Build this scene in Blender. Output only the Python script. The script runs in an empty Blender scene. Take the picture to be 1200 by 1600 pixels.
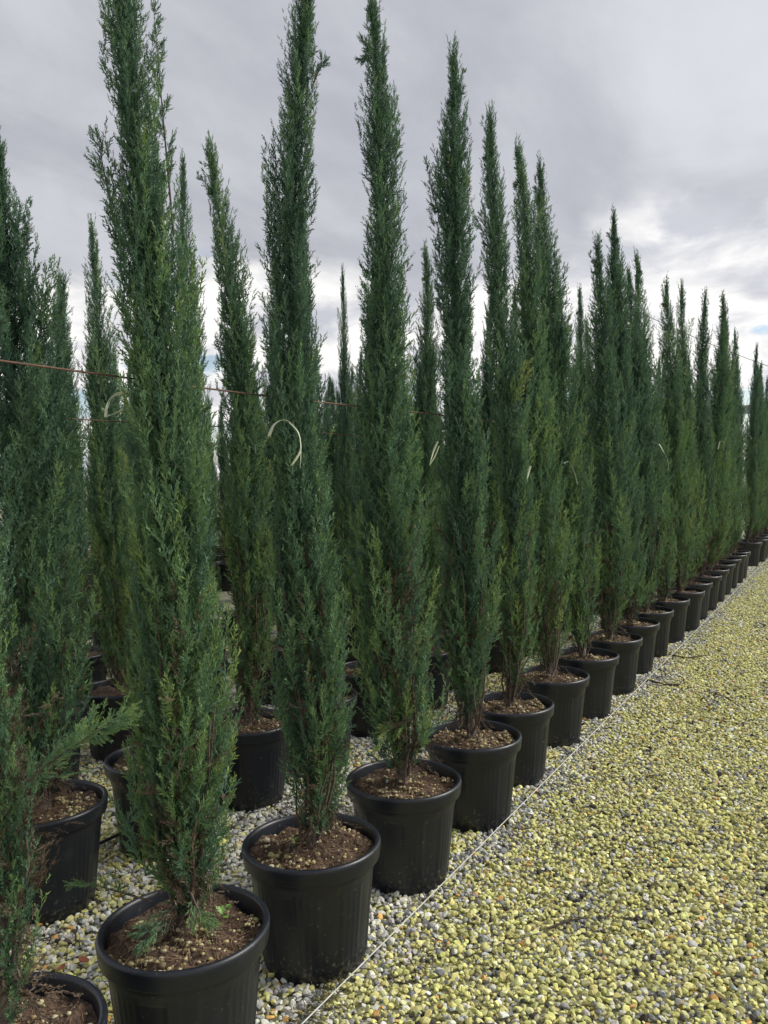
import bpy, bmesh, math, random
import numpy as np
from mathutils import Matrix, Vector

# ------------------------------------------------------------------ camera
SCN = bpy.context.scene
COL = SCN.collection
FPX = 1300.0                                   # focal length in pixels of the 1200 x 1600 photograph
PITCH, ROLL, YAW = math.radians(-2.437), math.radians(-1.169), math.radians(29.807)
CH = 1.658                                     # camera height; the rows of pots run along +Y
_r = np.array([math.cos(YAW), math.sin(YAW), 0.0]); _f = np.array([-math.sin(YAW), math.cos(YAW), 0.0]); _u = np.array([0, 0, 1.0])
FW = _f * math.cos(PITCH) + _u * math.sin(PITCH); UP0 = -_f * math.sin(PITCH) + _u * math.cos(PITCH)
RX = _r * math.cos(ROLL) + UP0 * math.sin(ROLL); UX = -_r * math.sin(ROLL) + UP0 * math.cos(ROLL)
CAM = np.array([0, 0, CH])
cam = bpy.data.cameras.new('camera'); cam.sensor_fit = 'VERTICAL'; cam.sensor_height = 24.0; cam.lens = FPX / 1600 * 24.0
cam.clip_start = 0.05; cam.clip_end = 3000
co = bpy.data.objects.new('camera', cam); COL.objects.link(co)
M = Matrix.Identity(4)
for i in range(3):
    M[i][0], M[i][1], M[i][2], M[i][3] = RX[i], UX[i], -FW[i], CAM[i]
co.matrix_world = M
SCN.camera = co

# ------------------------------------------------------------------ sky, sun, exposure
SUN_EL, SUN_AZ = math.radians(40), math.radians(52)       # azimuth clockwise from +Y: over the open path
W = bpy.data.worlds.new('World'); SCN.world = W; W.use_nodes = True
BELLY, EDGE_OFF = (18.8, 7.6, 0), (0.5, 10.8, 0)
def build_world():
    nt = W.node_tree; N = nt.nodes; L = nt.links; N.clear()
    out = N.new('ShaderNodeOutputWorld'); bg = N.new('ShaderNodeBackground'); L.new(bg.outputs[0], out.inputs[0])
    bg.inputs['Strength'].default_value = 0.1
    sky = N.new('ShaderNodeTexSky'); sky.sky_type = 'NISHITA'; sky.sun_disc = False
    sky.sun_elevation = SUN_EL; sky.sun_rotation = SUN_AZ; sky.air_density = 1.0; sky.dust_density = 0.7; sky.ozone_density = 1.5
    tc = N.new('ShaderNodeTexCoord'); sep = N.new('ShaderNodeSeparateXYZ'); L.new(tc.outputs['Generated'], sep.inputs[0])
    def math_(op, a, b=None, c=None, clamp=False):
        n = N.new('ShaderNodeMath'); n.operation = op; n.use_clamp = clamp
        for i, v in enumerate((a, b, c)):
            if v is None: continue
            if isinstance(v, (int, float)): n.inputs[i].default_value = v
            else: L.new(v, n.inputs[i])
        return n.outputs[0]
    z = math_('MAXIMUM', sep.outputs[2], 0.0)
    def plane(h):                                   # directions seen on a flat cloud layer
        den = math_('ADD', z, h); c = N.new('ShaderNodeCombineXYZ')
        L.new(math_('DIVIDE', sep.outputs[0], den), c.inputs[0]); L.new(math_('DIVIDE', sep.outputs[1], den), c.inputs[1]); return c.outputs[0]
    high, lowp = plane(0.16), plane(0.30)
    def noise(vec, scale, detail, rough, off=(0, 0, 0), stretch=(1, 1, 1), dist=0.0):
        mp = N.new('ShaderNodeMapping'); mp.inputs['Location'].default_value = off; mp.inputs['Scale'].default_value = stretch
        L.new(vec, mp.inputs[0])
        t = N.new('ShaderNodeTexNoise'); t.inputs['Scale'].default_value = scale; t.inputs['Detail'].default_value = detail
        t.inputs['Roughness'].default_value = rough; t.inputs['Distortion'].default_value = dist
        L.new(mp.outputs[0], t.inputs['Vector']); return t.outputs['Fac']
    def mrange(v, a, b, c=0.0, d=1.0):
        n = N.new('ShaderNodeMapRange'); n.interpolation_type = 'SMOOTHSTEP'
        L.new(v, n.inputs[0])
        for i, q in enumerate((a, b, c, d)): n.inputs[i + 1].default_value = q
        return n.outputs[0]
    def mix(fac, a, b, mode='MIX'):
        n = N.new('ShaderNodeMix'); n.data_type = 'RGBA'; n.blend_type = mode
        if isinstance(fac, float): n.inputs['Factor'].default_value = fac
        else: L.new(fac, n.inputs['Factor'])
        for k, v in (('A', a), ('B', b)):
            s = [i for i in n.inputs if i.name == k and i.type == 'RGBA'][0]
            if isinstance(v, tuple): s.default_value = (*v, 1)
            else: L.new(v, s)
        return [o for o in n.outputs if o.type == 'RGBA'][0]
    # the high grey deck: soft lilac grey, lumpy and faintly streaked
    streak = noise(high, 0.9, 6, 0.55, (2.1, 4.3, 0), (1.0, 0.7, 1), 0.8)
    fine_n = noise(high, 2.4, 8, 0.6, (0.4, 2.2, 0), (1.0, 0.7, 1), 0.6)
    dk = math_('ADD', math_('MULTIPLY', streak, 0.66), math_('MULTIPLY', fine_n, 0.34))
    deck = mix(mrange(dk, 0.36, 0.64), (3.45, 3.56, 4.0), (5.15, 5.22, 5.6))
    # broken clouds under its edge: white rims, grey bellies, blue gaps low down
    body = noise(lowp, 2.2, 9, 0.58, (5.2, 1.7, 0), (1, 1, 1), 0.4)
    belly = noise(lowp, 3.4, 8, 0.56, BELLY, (1, 1, 1), 0.3)
    cum = mix(mrange(belly, 0.42, 0.64), (8.2, 8.1, 7.9), (4.6, 4.7, 5.2))
    low = math_('MULTIPLY', mrange(z, 0.22, 0.07), 0.14)
    gapm = math_('MULTIPLY', mrange(math_('SUBTRACT', body, low), 0.375, 0.325), 0.8)
    lower = mix(gapm, cum, sky.outputs[0])
    edge_n = noise(lowp, 1.7, 8, 0.56, EDGE_OFF, (1, 1, 1), 0.5)
    edge_h = math_('ADD', z, math_('MULTIPLY', math_('SUBTRACT', edge_n, 0.5), 0.42))
    col = mix(mrange(edge_h, 0.20, 0.29), lower, deck)
    # the sun glowing through the cloud
    vd = N.new('ShaderNodeVectorMath'); vd.operation = 'DOT_PRODUCT'; L.new(tc.outputs['Generated'], vd.inputs[0])
    vd.inputs[1].default_value = (math.sin(SUN_AZ) * math.cos(SUN_EL), math.cos(SUN_AZ) * math.cos(SUN_EL), math.sin(SUN_EL))
    gl = mrange(vd.outputs['Value'], 0.1, 1.0, 0.97, 1.15)
    cg = N.new('ShaderNodeCombineXYZ')
    for i in range(3): L.new(gl, cg.inputs[i])
    L.new(mix(1.0, col, cg.outputs[0], 'MULTIPLY'), bg.inputs['Color'])
build_world()
sl = bpy.data.lights.new('sun', 'SUN'); sl.energy = 3.0; sl.angle = math.radians(25); sl.color = (1.0, 0.95, 0.86)
so = bpy.data.objects.new('sun', sl); COL.objects.link(so)
sd = Vector((math.sin(SUN_AZ) * math.cos(SUN_EL), math.cos(SUN_AZ) * math.cos(SUN_EL), math.sin(SUN_EL)))
so.rotation_euler = (-sd).to_track_quat('-Z', 'Y').to_euler(); so.location = (6, 3, 9)
SCN.view_settings.view_transform = 'Standard'; SCN.view_settings.look = 'None'
SCN.view_settings.exposure = 0.42; SCN.view_settings.gamma = 1.0; SCN.view_settings.use_curve_mapping = False
SCN.render.engine = 'CYCLES'
SCN.cycles.max_bounces = 6; SCN.cycles.diffuse_bounces = 4; SCN.cycles.glossy_bounces = 2; SCN.cycles.transmission_bounces = 3
SCN.cycles.use_denoising = True

# ------------------------------------------------------------------ helpers
def ray(u, v): return FW + RX * (u - 600) / FPX + UX * (800 - v) / FPX
def at_depth(base, u, v):
    d = ray(u, v); return CAM + d * ((np.asarray(base, float) @ _f) / (d @ _f))
def at_x(u, v, x): d = ray(u, v); return CAM + d * (x / d[0])

def tag(o, label=None, cat=None, group=None, kind=None):
    for k, v in (('label', label), ('category', cat), ('group', group), ('kind', kind)):
        if v: o[k] = v
    return o
def link(name, data, parent=None, loc=None, rz=None):
    o = bpy.data.objects.new(name, data); COL.objects.link(o)
    if parent: o.parent = parent
    if loc is not None: o.location = loc
    if rz is not None: o.rotation_euler = (0, 0, rz)
    return o
def mesh_np(name, V, Fc, mat=None, smooth=False, attr=None):
    """V (n,3), Fc (m,k) with k = 3 or 4 (or list of both)"""
    me = bpy.data.meshes.new(name)
    blocks = Fc if isinstance(Fc, list) else [Fc]
    blocks = [np.asarray(b, np.int32) for b in blocks if len(b)]
    V = np.asarray(V, np.float32)
    me.vertices.add(len(V)); me.vertices.foreach_set('co', V.ravel())
    idx = np.concatenate([b.ravel() for b in blocks])
    tot = np.concatenate([np.full(len(b), b.shape[1], np.int32) for b in blocks])
    st = np.concatenate([[0], np.cumsum(tot)[:-1]]).astype(np.int32)
    me.loops.add(len(idx)); me.loops.foreach_set('vertex_index', idx)
    me.polygons.add(len(tot)); me.polygons.foreach_set('loop_start', st)
    me.polygons.foreach_set('use_smooth', np.full(len(tot), smooth, bool))
    if attr:
        for an, av in attr.items():
            a = me.attributes.new(an, 'FLOAT', 'POINT'); a.data.foreach_set('value', np.asarray(av, np.float32))
    me.update(calc_edges=True); me.validate()
    if mat: me.materials.append(mat)
    return me
class MB:
    """collects pieces of one mesh"""
    def __init__(s): s.v = []; s.q = []; s.t = []; s.n = 0
    def add(s, V, Q=None, T=None):
        V = np.asarray(V, float)
        if Q is not None and len(Q): s.q.append(np.asarray(Q) + s.n)
        if T is not None and len(T): s.t.append(np.asarray(T) + s.n)
        s.v.append(V); s.n += len(V)
    def tube(s, P, R, k=6, caps=True):
        P = np.asarray(P, float); n = len(P); R = np.broadcast_to(np.asarray(R, float), (n,))
        T = np.gradient(P, axis=0); T /= np.linalg.norm(T, axis=1)[:, None] + 1e-12
        a = np.array([0, 0, 1.0]) if abs(T[0][2]) < .9 else np.array([1.0, 0, 0])
        X = np.cross(T, a); X /= np.linalg.norm(X, axis=1)[:, None] + 1e-12; Y = np.cross(T, X)
        th = np.arange(k) * 2 * math.pi / k
        V = (P[:, None] + R[:, None, None] * (np.cos(th)[None, :, None] * X[:, None] + np.sin(th)[None, :, None] * Y[:, None])).reshape(-1, 3)
        i, j = np.meshgrid(np.arange(n - 1), np.arange(k), indexing='ij'); j2 = (j + 1) % k
        Q = np.stack([i * k + j, i * k + j2, (i + 1) * k + j2, (i + 1) * k + j], -1).reshape(-1, 4)
        T3 = []
        if caps:
            for b in (0, (n - 1) * k):
                for m in range(1, k - 1): T3.append((b, b + m, b + m + 1))
        s.add(V, Q, np.array(T3) if T3 else None)
    def box(s, lo, hi):
        x0, y0, z0 = lo; x1, y1, z1 = hi
        s.add([(x0,y0,z0),(x1,y0,z0),(x1,y1,z0),(x0,y1,z0),(x0,y0,z1),(x1,y0,z1),(x1,y1,z1),(x0,y1,z1)],
              [(0,3,2,1),(4,5,6,7),(0,1,5,4),(1,2,6,5),(2,3,7,6),(3,0,4,7)])
    def mesh(s, name, mat, smooth=False, attr=None):
        return mesh_np(name, np.concatenate(s.v), [np.concatenate(a) if a else np.zeros((0, 3), int) for a in (s.q, s.t)], mat, smooth, attr)

# ------------------------------------------------------------------ materials
def new_mat(name):
    m = bpy.data.materials.new(name); m.use_nodes = True
    return m, m.node_tree.nodes, m.node_tree.links, m.node_tree.nodes['Principled BSDF']
def ramp(N, L, src, stops, interp='LINEAR'):
    r = N.new('ShaderNodeValToRGB'); r.color_ramp.interpolation = interp
    e = r.color_ramp.elements
    while len(e) < len(stops): e.new(0.5)
    for el, (p, c) in zip(e, stops): el.position = p; el.color = (*c, 1)
    L.new(src, r.inputs[0]); return r.outputs[0]
def noise_mat(name, c1, c2, scale=20, rough=0.7, bump=0.0, detail=5, spec=0.5, obj=True):
    m, N, L, p = new_mat(name)
    tc = N.new('ShaderNodeTexCoord'); t = N.new('ShaderNodeTexNoise'); t.inputs['Scale'].default_value = scale; t.inputs['Detail'].default_value = detail
    L.new(tc.outputs['Object'], t.inputs['Vector'])
    L.new(ramp(N, L, t.outputs['Fac'], [(0.3, c1), (0.7, c2)]), p.inputs['Base Color'])
    p.inputs['Roughness'].default_value = rough; p.inputs['Specular IOR Level'].default_value = spec
    if bump:
        b = N.new('ShaderNodeBump'); b.inputs['Strength'].default_value = 0.6; b.inputs['Distance'].default_value = bump
        L.new(t.outputs['Fac'], b.inputs['Height']); L.new(b.outputs[0], p.inputs['Normal'])
    return m
def leaf_mat(name, stops, translucency=0.22):
    m, N, L, p = new_mat(name)
    a = N.new('ShaderNodeAttribute'); a.attribute_name = 'tint'
    oi = N.new('ShaderNodeObjectInfo')
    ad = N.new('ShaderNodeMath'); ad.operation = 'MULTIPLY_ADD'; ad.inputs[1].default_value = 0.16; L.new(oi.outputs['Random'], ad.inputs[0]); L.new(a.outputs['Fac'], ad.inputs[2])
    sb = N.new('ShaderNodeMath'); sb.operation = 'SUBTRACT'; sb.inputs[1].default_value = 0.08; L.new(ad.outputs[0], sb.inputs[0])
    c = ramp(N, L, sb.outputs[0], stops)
    L.new(c, p.inputs['Base Color']); p.inputs['Roughness'].default_value = 0.62; p.inputs['Specular IOR Level'].default_value = 0.35
    tr = N.new('ShaderNodeBsdfTranslucent'); L.new(c, tr.inputs['Color'])
    mx = N.new('ShaderNodeMixShader'); mx.inputs[0].default_value = translucency
    L.new(p.outputs[0], mx.inputs[1]); L.new(tr.outputs[0], mx.inputs[2])
    L.new(mx.outputs[0], N['Material Output'].inputs['Surface'])
    return m
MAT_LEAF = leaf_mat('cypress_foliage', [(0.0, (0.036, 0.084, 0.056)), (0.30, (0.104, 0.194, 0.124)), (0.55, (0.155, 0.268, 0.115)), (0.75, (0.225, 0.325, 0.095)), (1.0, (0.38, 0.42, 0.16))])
MAT_DEAD = leaf_mat('dead_foliage', [(0.0, (0.045, 0.03, 0.02)), (0.6, (0.11, 0.075, 0.05)), (1.0, (0.22, 0.17, 0.12))], 0.1)
MAT_BARK = noise_mat('bark', (0.05, 0.035, 0.028), (0.15, 0.11, 0.085), 60, 0.9, 0.004)
MAT_SOIL = noise_mat('soil', (0.018, 0.011, 0.008), (0.13, 0.080, 0.050), 75, 0.95, 0.02, 9)
MAT_LITTER = noise_mat('dry_needles', (0.10, 0.06, 0.035), (0.26, 0.17, 0.10), 9, 0.9)
MAT_WEED = noise_mat('weed_leaf', (0.10, 0.22, 0.03), (0.16, 0.32, 0.05), 30, 0.5)
MAT_TAPE = noise_mat('tie_tape', (0.50, 0.55, 0.38), (0.66, 0.68, 0.52), 40, 0.45)
MAT_RUST = noise_mat('rusty_wire', (0.07, 0.038, 0.028), (0.16, 0.085, 0.055), 80, 0.8)
MAT_STRING = noise_mat('white_string', (0.42, 0.42, 0.38), (0.66, 0.66, 0.62), 25, 0.8)
MAT_HOSE = noise_mat('black_hose', (0.012, 0.012, 0.012), (0.03, 0.03, 0.03), 30, 0.5)
MAT_STEEL = noise_mat('galvanised_steel', (0.22, 0.25, 0.28), (0.34, 0.37, 0.40), 3, 0.5)
MAT_TWIG = noise_mat('dark_twig', (0.02, 0.016, 0.013), (0.07, 0.055, 0.04), 60, 0.9)
MAT_RED = noise_mat('red_brown_leaf', (0.16, 0.04, 0.02), (0.33, 0.11, 0.05), 40, 0.7)
MAT_GREENPL = noise_mat('teal_plastic', (0.03, 0.25, 0.18), (0.05, 0.32, 0.23), 40, 0.4)
def pot_mat():
    m, N, L, p = new_mat('black_pot_plastic')
    tc = N.new('ShaderNodeTexCoord'); oi = N.new('ShaderNodeObjectInfo')
    ad = N.new('ShaderNodeVectorMath'); ad.operation = 'ADD'; L.new(tc.outputs['Object'], ad.inputs[0]); L.new(oi.outputs['Location'], ad.inputs[1])
    # dried mud specks splashed up from the ground
    mxd = N.new('ShaderNodeMix'); mxd.data_type = 'RGBA'; mx_in = [i for i in mxd.inputs if i.type == 'RGBA']; mx_in[1].default_value = (0.11, 0.10, 0.075, 1)
    sz = N.new('ShaderNodeSeparateXYZ'); L.new(tc.outputs['Object'], sz.inputs[0])
    mr = N.new('ShaderNodeMapRange'); L.new(sz.outputs[2], mr.inputs[0])
    for i_, v_ in enumerate((0.0, 0.16, 0.12, 0.0)): mr.inputs[i_ + 1].default_value = v_
    ns = N.new('ShaderNodeTexNoise'); ns.inputs['Scale'].default_value = 75; ns.inputs['Detail'].default_value = 3; L.new(ad.outputs[0], ns.inputs['Vector'])
    sm = N.new('ShaderNodeMath'); L.new(mr.outputs[0], sm.inputs[0]); L.new(ns.outputs['Fac'], sm.inputs[1])
    th_ = N.new('ShaderNodeMapRange'); L.new(sm.outputs[0], th_.inputs[0])
    for i_, v_ in enumerate((0.66, 0.74, 0.0, 0.65)): th_.inputs[i_ + 1].default_value = v_
    L.new(th_.outputs[0], mxd.inputs['Factor'])
    t = N.new('ShaderNodeTexNoise'); t.inputs['Scale'].default_value = 7; t.inputs['Detail'].default_value = 9; t.inputs['Roughness'].default_value = 0.65
    L.new(ad.outputs[0], t.inputs['Vector'])
    L.new(ramp(N, L, t.outputs['Fac'], [(0.35, (0.0060, 0.0085, 0.0140)), (0.62, (0.0085, 0.0115, 0.0180)), (0.88, (0.034, 0.034, 0.034))]), mx_in[0]); L.new([o for o in mxd.outputs if o.type == 'RGBA'][0], p.inputs['Base Color'])
    L.new(ramp(N, L, t.outputs['Fac'], [(0.3, (0.30,) * 3), (0.7, (0.46,) * 3)]), p.inputs['Roughness'])
    b = N.new('ShaderNodeBump'); b.inputs['Strength'].default_value = 0.15; b.inputs['Distance'].default_value = 0.002
    L.new(t.outputs['Fac'], b.inputs['Height']); L.new(b.outputs[0], p.inputs['Normal'])
    return m
MAT_POT = pot_mat()
def stone_mat():
    m, N, L, p = new_mat('gravel_stone')
    a = N.new('ShaderNodeAttribute'); a.attribute_type = 'INSTANCER'; a.attribute_name = 'stone_col'
    tc = N.new('ShaderNodeTexCoord'); t = N.new('ShaderNodeTexNoise'); t.inputs['Scale'].default_value = 1.6; t.inputs['Detail'].default_value = 4
    L.new(tc.outputs['Object'], t.inputs['Vector'])
    v = ramp(N, L, t.outputs['Fac'], [(0.3, (0.72,) * 3), (0.7, (1.12,) * 3)])
    mx = N.new('ShaderNodeMix'); mx.data_type = 'RGBA'; mx.blend_type = 'MULTIPLY'; mx.inputs['Factor'].default_value = 1.0
    s = [i for i in mx.inputs if i.type == 'RGBA']; L.new(a.outputs['Color'], s[0]); L.new(v, s[1])
    L.new([o for o in mx.outputs if o.type == 'RGBA'][0], p.inputs['Base Color']); p.inputs['Roughness'].default_value = 0.8; p.inputs['Specular IOR Level'].default_value = 0.3
    return m
MAT_STONE = stone_mat()
def ground_mat():
    m, N, L, p = new_mat('gravel_ground')
    tc = N.new('ShaderNodeTexCoord')
    v = N.new('ShaderNodeTexVoronoi'); v.inputs['Scale'].default_value = 42; L.new(tc.outputs['Object'], v.inputs['Vector'])
    sp = N.new('ShaderNodeSeparateColor'); L.new(v.outputs['Color'], sp.inputs[0])
    c = ramp(N, L, sp.outputs[0], [(0.0, (0.10, 0.10, 0.10)), (0.15, (0.24, 0.25, 0.24)), (0.32, (0.38, 0.38, 0.23)), (0.7, (0.45, 0.44, 0.25)), (1.0, (0.46, 0.45, 0.36))])
    n = N.new('ShaderNodeTexNoise'); n.inputs['Scale'].default_value = 1.2; n.inputs['Detail'].default_value = 6; L.new(tc.outputs['Object'], n.inputs['Vector'])
    k = ramp(N, L, n.outputs['Fac'], [(0.3, (0.75, 0.78, 0.8)), (0.7, (1.0, 1.0, 1.0))])
    mx = N.new('ShaderNodeMix'); mx.data_type = 'RGBA'; mx.blend_type = 'MULTIPLY'; mx.inputs['Factor'].default_value = 1.0
    s = [i for i in mx.inputs if i.type == 'RGBA']; L.new(c, s[0]); L.new(k, s[1])
    L.new([o for o in mx.outputs if o.type == 'RGBA'][0], p.inputs['Base Color']); p.inputs['Roughness'].default_value = 0.8
    b = N.new('ShaderNodeBump'); b.inputs['Distance'].default_value = 0.015; b.invert = True
    L.new(v.outputs['Distance'], b.inputs['Height']); L.new(b.outputs[0], p.inputs['Normal'])
    return m
MAT_GROUND = ground_mat()

# ------------------------------------------------------------------ ground and gravel
gm = mesh_np('ground', [(-500, -200, -0.012), (500, -200, -0.012), (500, 900, -0.012), (-500, 900, -0.012)], np.array([[0, 1, 2, 3]]), MAT_GROUND)
tag(link('ground', gm), 'gravel covered nursery ground reaching to the horizon', 'ground', kind='structure')

def make_stone(i):
    rng = np.random.default_rng(900 + i)
    bm = bmesh.new(); bmesh.ops.create_icosphere(bm, subdivisions=2, radius=1.0)
    cuts = []
    for _ in range(9):
        d = rng.normal(size=3); d /= np.linalg.norm(d); cuts.append((d, rng.uniform(0.42, 0.78)))
    sc = np.array([1.0, rng.uniform(0.66, 0.95), rng.uniform(0.45, 0.72)])
    for v in bm.verts:
        p = np.array(v.co)
        for d, c in cuts:
            q = p @ d
            if q > c: p = p - d * (q - c) * 0.96
        v.co = Vector(p * sc * (1 + rng.normal() * 0.015))
    me = bpy.data.meshes.new('stone'); bm.to_mesh(me); bm.free()
    me.materials.append(MAT_STONE)
    return me
stone_col = bpy.data.collections.new('stone_shapes')
STONES = [make_stone(i) for i in range(9)]
for i, me in enumerate(STONES):
    stone_col.objects.link(bpy.data.objects.new('stone', me))

def gravel_nodes():
    ng = bpy.data.node_groups.new('scatter_stones', 'GeometryNodeTree')
    ng.interface.new_socket('Geometry', in_out='INPUT', socket_type='NodeSocketGeometry')
    ng.interface.new_socket('Geometry', in_out='OUTPUT', socket_type='NodeSocketGeometry')
    N, L = ng.nodes, ng.links
    gi = N.new('NodeGroupInput'); go = N.new('NodeGroupOutput')
    ci = N.new('GeometryNodeCollectionInfo'); ci.inputs['Collection'].default_value = stone_col
    ci.inputs['Separate Children'].default_value = True; ci.inputs['Reset Children'].default_value = True
    iop = N.new('GeometryNodeInstanceOnPoints'); iop.inputs['Pick Instance'].default_value = True
    def named(n, t):
        a = N.new('GeometryNodeInputNamedAttribute'); a.data_type = t; a.inputs['Name'].default_value = n
        return [o for o in a.outputs if o.enabled][0]
    er = N.new('FunctionNodeEulerToRotation')
    L.new(named('rot', 'FLOAT_VECTOR'), er.inputs[0]); L.new(er.outputs[0], iop.inputs['Rotation'])
    L.new(named('scl', 'FLOAT_VECTOR'), iop.inputs['Scale']); L.new(named('pick', 'INT'), iop.inputs['Instance Index'])
    L.new(gi.outputs[0], iop.inputs['Points']); L.new(ci.outputs[0], iop.inputs['Instance']); L.new(iop.outputs[0], go.inputs[0])
    return ng
SCATTER = gravel_nodes()
PALETTE = np.array([(0.62, 0.60, 0.225), (0.67, 0.65, 0.33), (0.68, 0.67, 0.58), (0.46, 0.465, 0.44), (0.22, 0.225, 0.23), (0.06, 0.052, 0.045), (0.62, 0.36, 0.12), (0.50, 0.47, 0.20)])
def scatter(name, P, size, cls, label, rng):
    n = len(P)
    me = bpy.data.meshes.new(name); me.vertices.add(n); me.vertices.foreach_set('co', P.astype(np.float32).ravel())
    rot = np.stack([rng.normal(0, 0.35, n), rng.normal(0, 0.35, n), rng.uniform(0, 6.283, n)], 1)
    scl = size[:, None] * rng.uniform(0.85, 1.15, (n, 3))
    colr = PALETTE[cls] * 0.95 * rng.lognormal(0, 0.18, (n, 1)) * rng.lognormal(0, 0.028, (n, 3))
    a = me.attributes.new('rot', 'FLOAT_VECTOR', 'POINT'); a.data.foreach_set('vector', rot.astype(np.float32).ravel())
    a = me.attributes.new('scl', 'FLOAT_VECTOR', 'POINT'); a.data.foreach_set('vector', scl.astype(np.float32).ravel())
    a = me.attributes.new('pick', 'INT', 'POINT'); a.data.foreach_set('value', rng.integers(0, len(STONES), n).astype(np.int32))
    a = me.attributes.new('stone_col', 'FLOAT_COLOR', 'POINT'); a.data.foreach_set('color', np.concatenate([np.clip(colr, 0, 0.8), np.ones((n, 1))], 1).astype(np.float32).ravel())
    o = link(name, me); md = o.modifiers.new('scatter', 'NODES'); md.node_group = SCATTER
    return tag(o, label, 'gravel', kind='stuff')
def grid_pts(x0, x1, y0, y1, cell, rng):
    X, Y = np.meshgrid(np.arange(x0, x1, cell), np.arange(y0, y1, cell)); n = X.size
    return np.stack([X.ravel() + rng.uniform(-.5, .5, n) * cell, Y.ravel() + rng.uniform(-.5, .5, n) * cell, np.zeros(n)], 1)
def lump(P, seed, wl=0.7):
    g = np.random.default_rng(seed); s = 0
    for _ in range(7):
        k = g.normal(size=2) / wl * 3.0; s = s + np.sin(P[:, 0] * k[0] + P[:, 1] * k[1] + g.uniform(0, 6.28))
    return s / 2.6
EDGE = -1.50
rng = np.random.default_rng(5)
# the open path
P = grid_pts(-1.52, 0.70, 0.9, 19.0, 0.0162, rng); n = len(P)
size = 0.0122 * np.clip(rng.lognormal(0, 0.24, n), 0.6, 1.7); P[:, 2] = rng.uniform(-0.010, 0.008, n) + 0.004 * lump(P, 1, 1.2)
cls = rng.choice(8, n, p=[0.43, 0.22, 0.09, 0.05, 0.045, 0.03, 0.015, 0.12])
white = rng.random(n) < np.clip(1.0 - (P[:, 0] - EDGE - 0.06 * lump(P, 2)) / 0.26, 0, 1) * 0.72
cls = np.where(white, rng.choice([2, 3, 3, 4], n), cls)
grey = (lump(P, 3, 0.35) > 1.25) & (rng.random(n) < 0.45); cls = np.where(grey, rng.choice([3, 4, 4, 5], n), cls)
scatter('path_gravel', P, size, cls, 'yellowish green pebbles covering the open path beside the pots', rng)
# the bed under the pots
P = np.concatenate([grid_pts(-4.6, -1.52, 0.9, 9.5, 0.0185, rng), grid_pts(-1.9, -1.52, 9.5, 19, 0.0185, rng), grid_pts(-7.0, -4.6, 3.0, 11.0, 0.028, rng)]); n = len(P)
size = 0.0140 * np.clip(rng.lognormal(0, 0.24, n), 0.6, 1.6); P[:, 2] = rng.uniform(-0.005, 0.007, n)
alg = lump(P, 4, 0.5)
cls = np.where(alg + rng.normal(0, .6, n) > 0.2, rng.choice([0, 1, 2, 7], n), rng.choice([2, 2, 2, 3, 3, 4, 1], n))
cls = np.where(rng.random(n) < 0.03, 5, cls); cls = np.where(rng.random(n) < 0.015, 6, cls)
scatter('bed_gravel', P, size, cls, 'pale grey and yellow pebbles lying under and between the pots', rng)

# ------------------------------------------------------------------ pots
POT_H, POT_R, POT_B = 0.4127, 0.2392, 0.178
def lathe(prof, k=96, flute=None, wob=None):
    prof = np.asarray(prof, float); n = len(prof); th = np.arange(k) * 2 * math.pi / k
    r = np.repeat(prof[:, :1], k, 1); z = np.repeat(prof[:, 1:2], k, 1)
    if flute is not None: r = r + flute(th[None, :], z)
    V = np.stack([r * np.cos(th), r * np.sin(th), z], -1).reshape(-1, 3)
    i, j = np.meshgrid(np.arange(n - 1), np.arange(k), indexing='ij'); j2 = (j + 1) % k
    Q = np.stack([i * k + j, i * k + j2, (i + 1) * k + j2, (i + 1) * k + j], -1).reshape(-1, 4)
    return V, Q
def pot_flute(th, z):
    g = (th * 8 / (2 * math.pi)) % 1.0
    band = np.clip((z - 0.035) / 0.02, 0, 1) * np.clip((0.315 - z) / 0.012, 0, 1)
    wide = np.clip((np.abs(g - 0.5) - 0.20) / 0.03, 0, 1)             # wide flat panel between rib groups
    ribs = 0.5 + 0.5 * np.cos((g) * 2 * math.pi * 7)
    return -0.0042 * band * (1 - wide) - 0.0028 * band * wide * ribs
zb = np.concatenate([[0.0, 0.006, 0.03, 0.036, 0.055], np.linspace(0.08, 0.30, 6), [0.305, 0.315, 0.327, 0.333, 0.352, 0.360]])
rb = np.interp(zb, [0, 0.34, 0.36], [POT_B, 0.2145, 0.2155]) - np.where(zb < 0.033, 0.004, 0) + np.where(zb > 0.328, 0.0025, 0)
prof = [(0.001, 0.012), (POT_B - 0.02, 0.012), (POT_B - 0.012, 0.0)] + list(zip(rb, zb))
V, Q = lathe(prof, 168, pot_flute); POT_BODY = mesh_np('pot_wall', V, Q, MAT_POT, True)
R = POT_R
prof = [(0.2145, 0.3575), (R - 0.010, 0.3565), (R - 0.0055, 0.3575), (R - 0.0045, 0.361), (R - 0.001, 0.392), (R, 0.402), (R - 0.002, 0.4085), (R - 0.007, 0.4125), (R - 0.013, 0.4127), (R - 0.018, 0.409), (R - 0.0205, 0.402), (R - 0.0235, 0.37), (0.205, 0.33)]
V, Q = lathe(prof, 96); POT_RIM = mesh_np('rim', V, Q, MAT_POT, True)
SOIL_Z = 0.372
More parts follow.
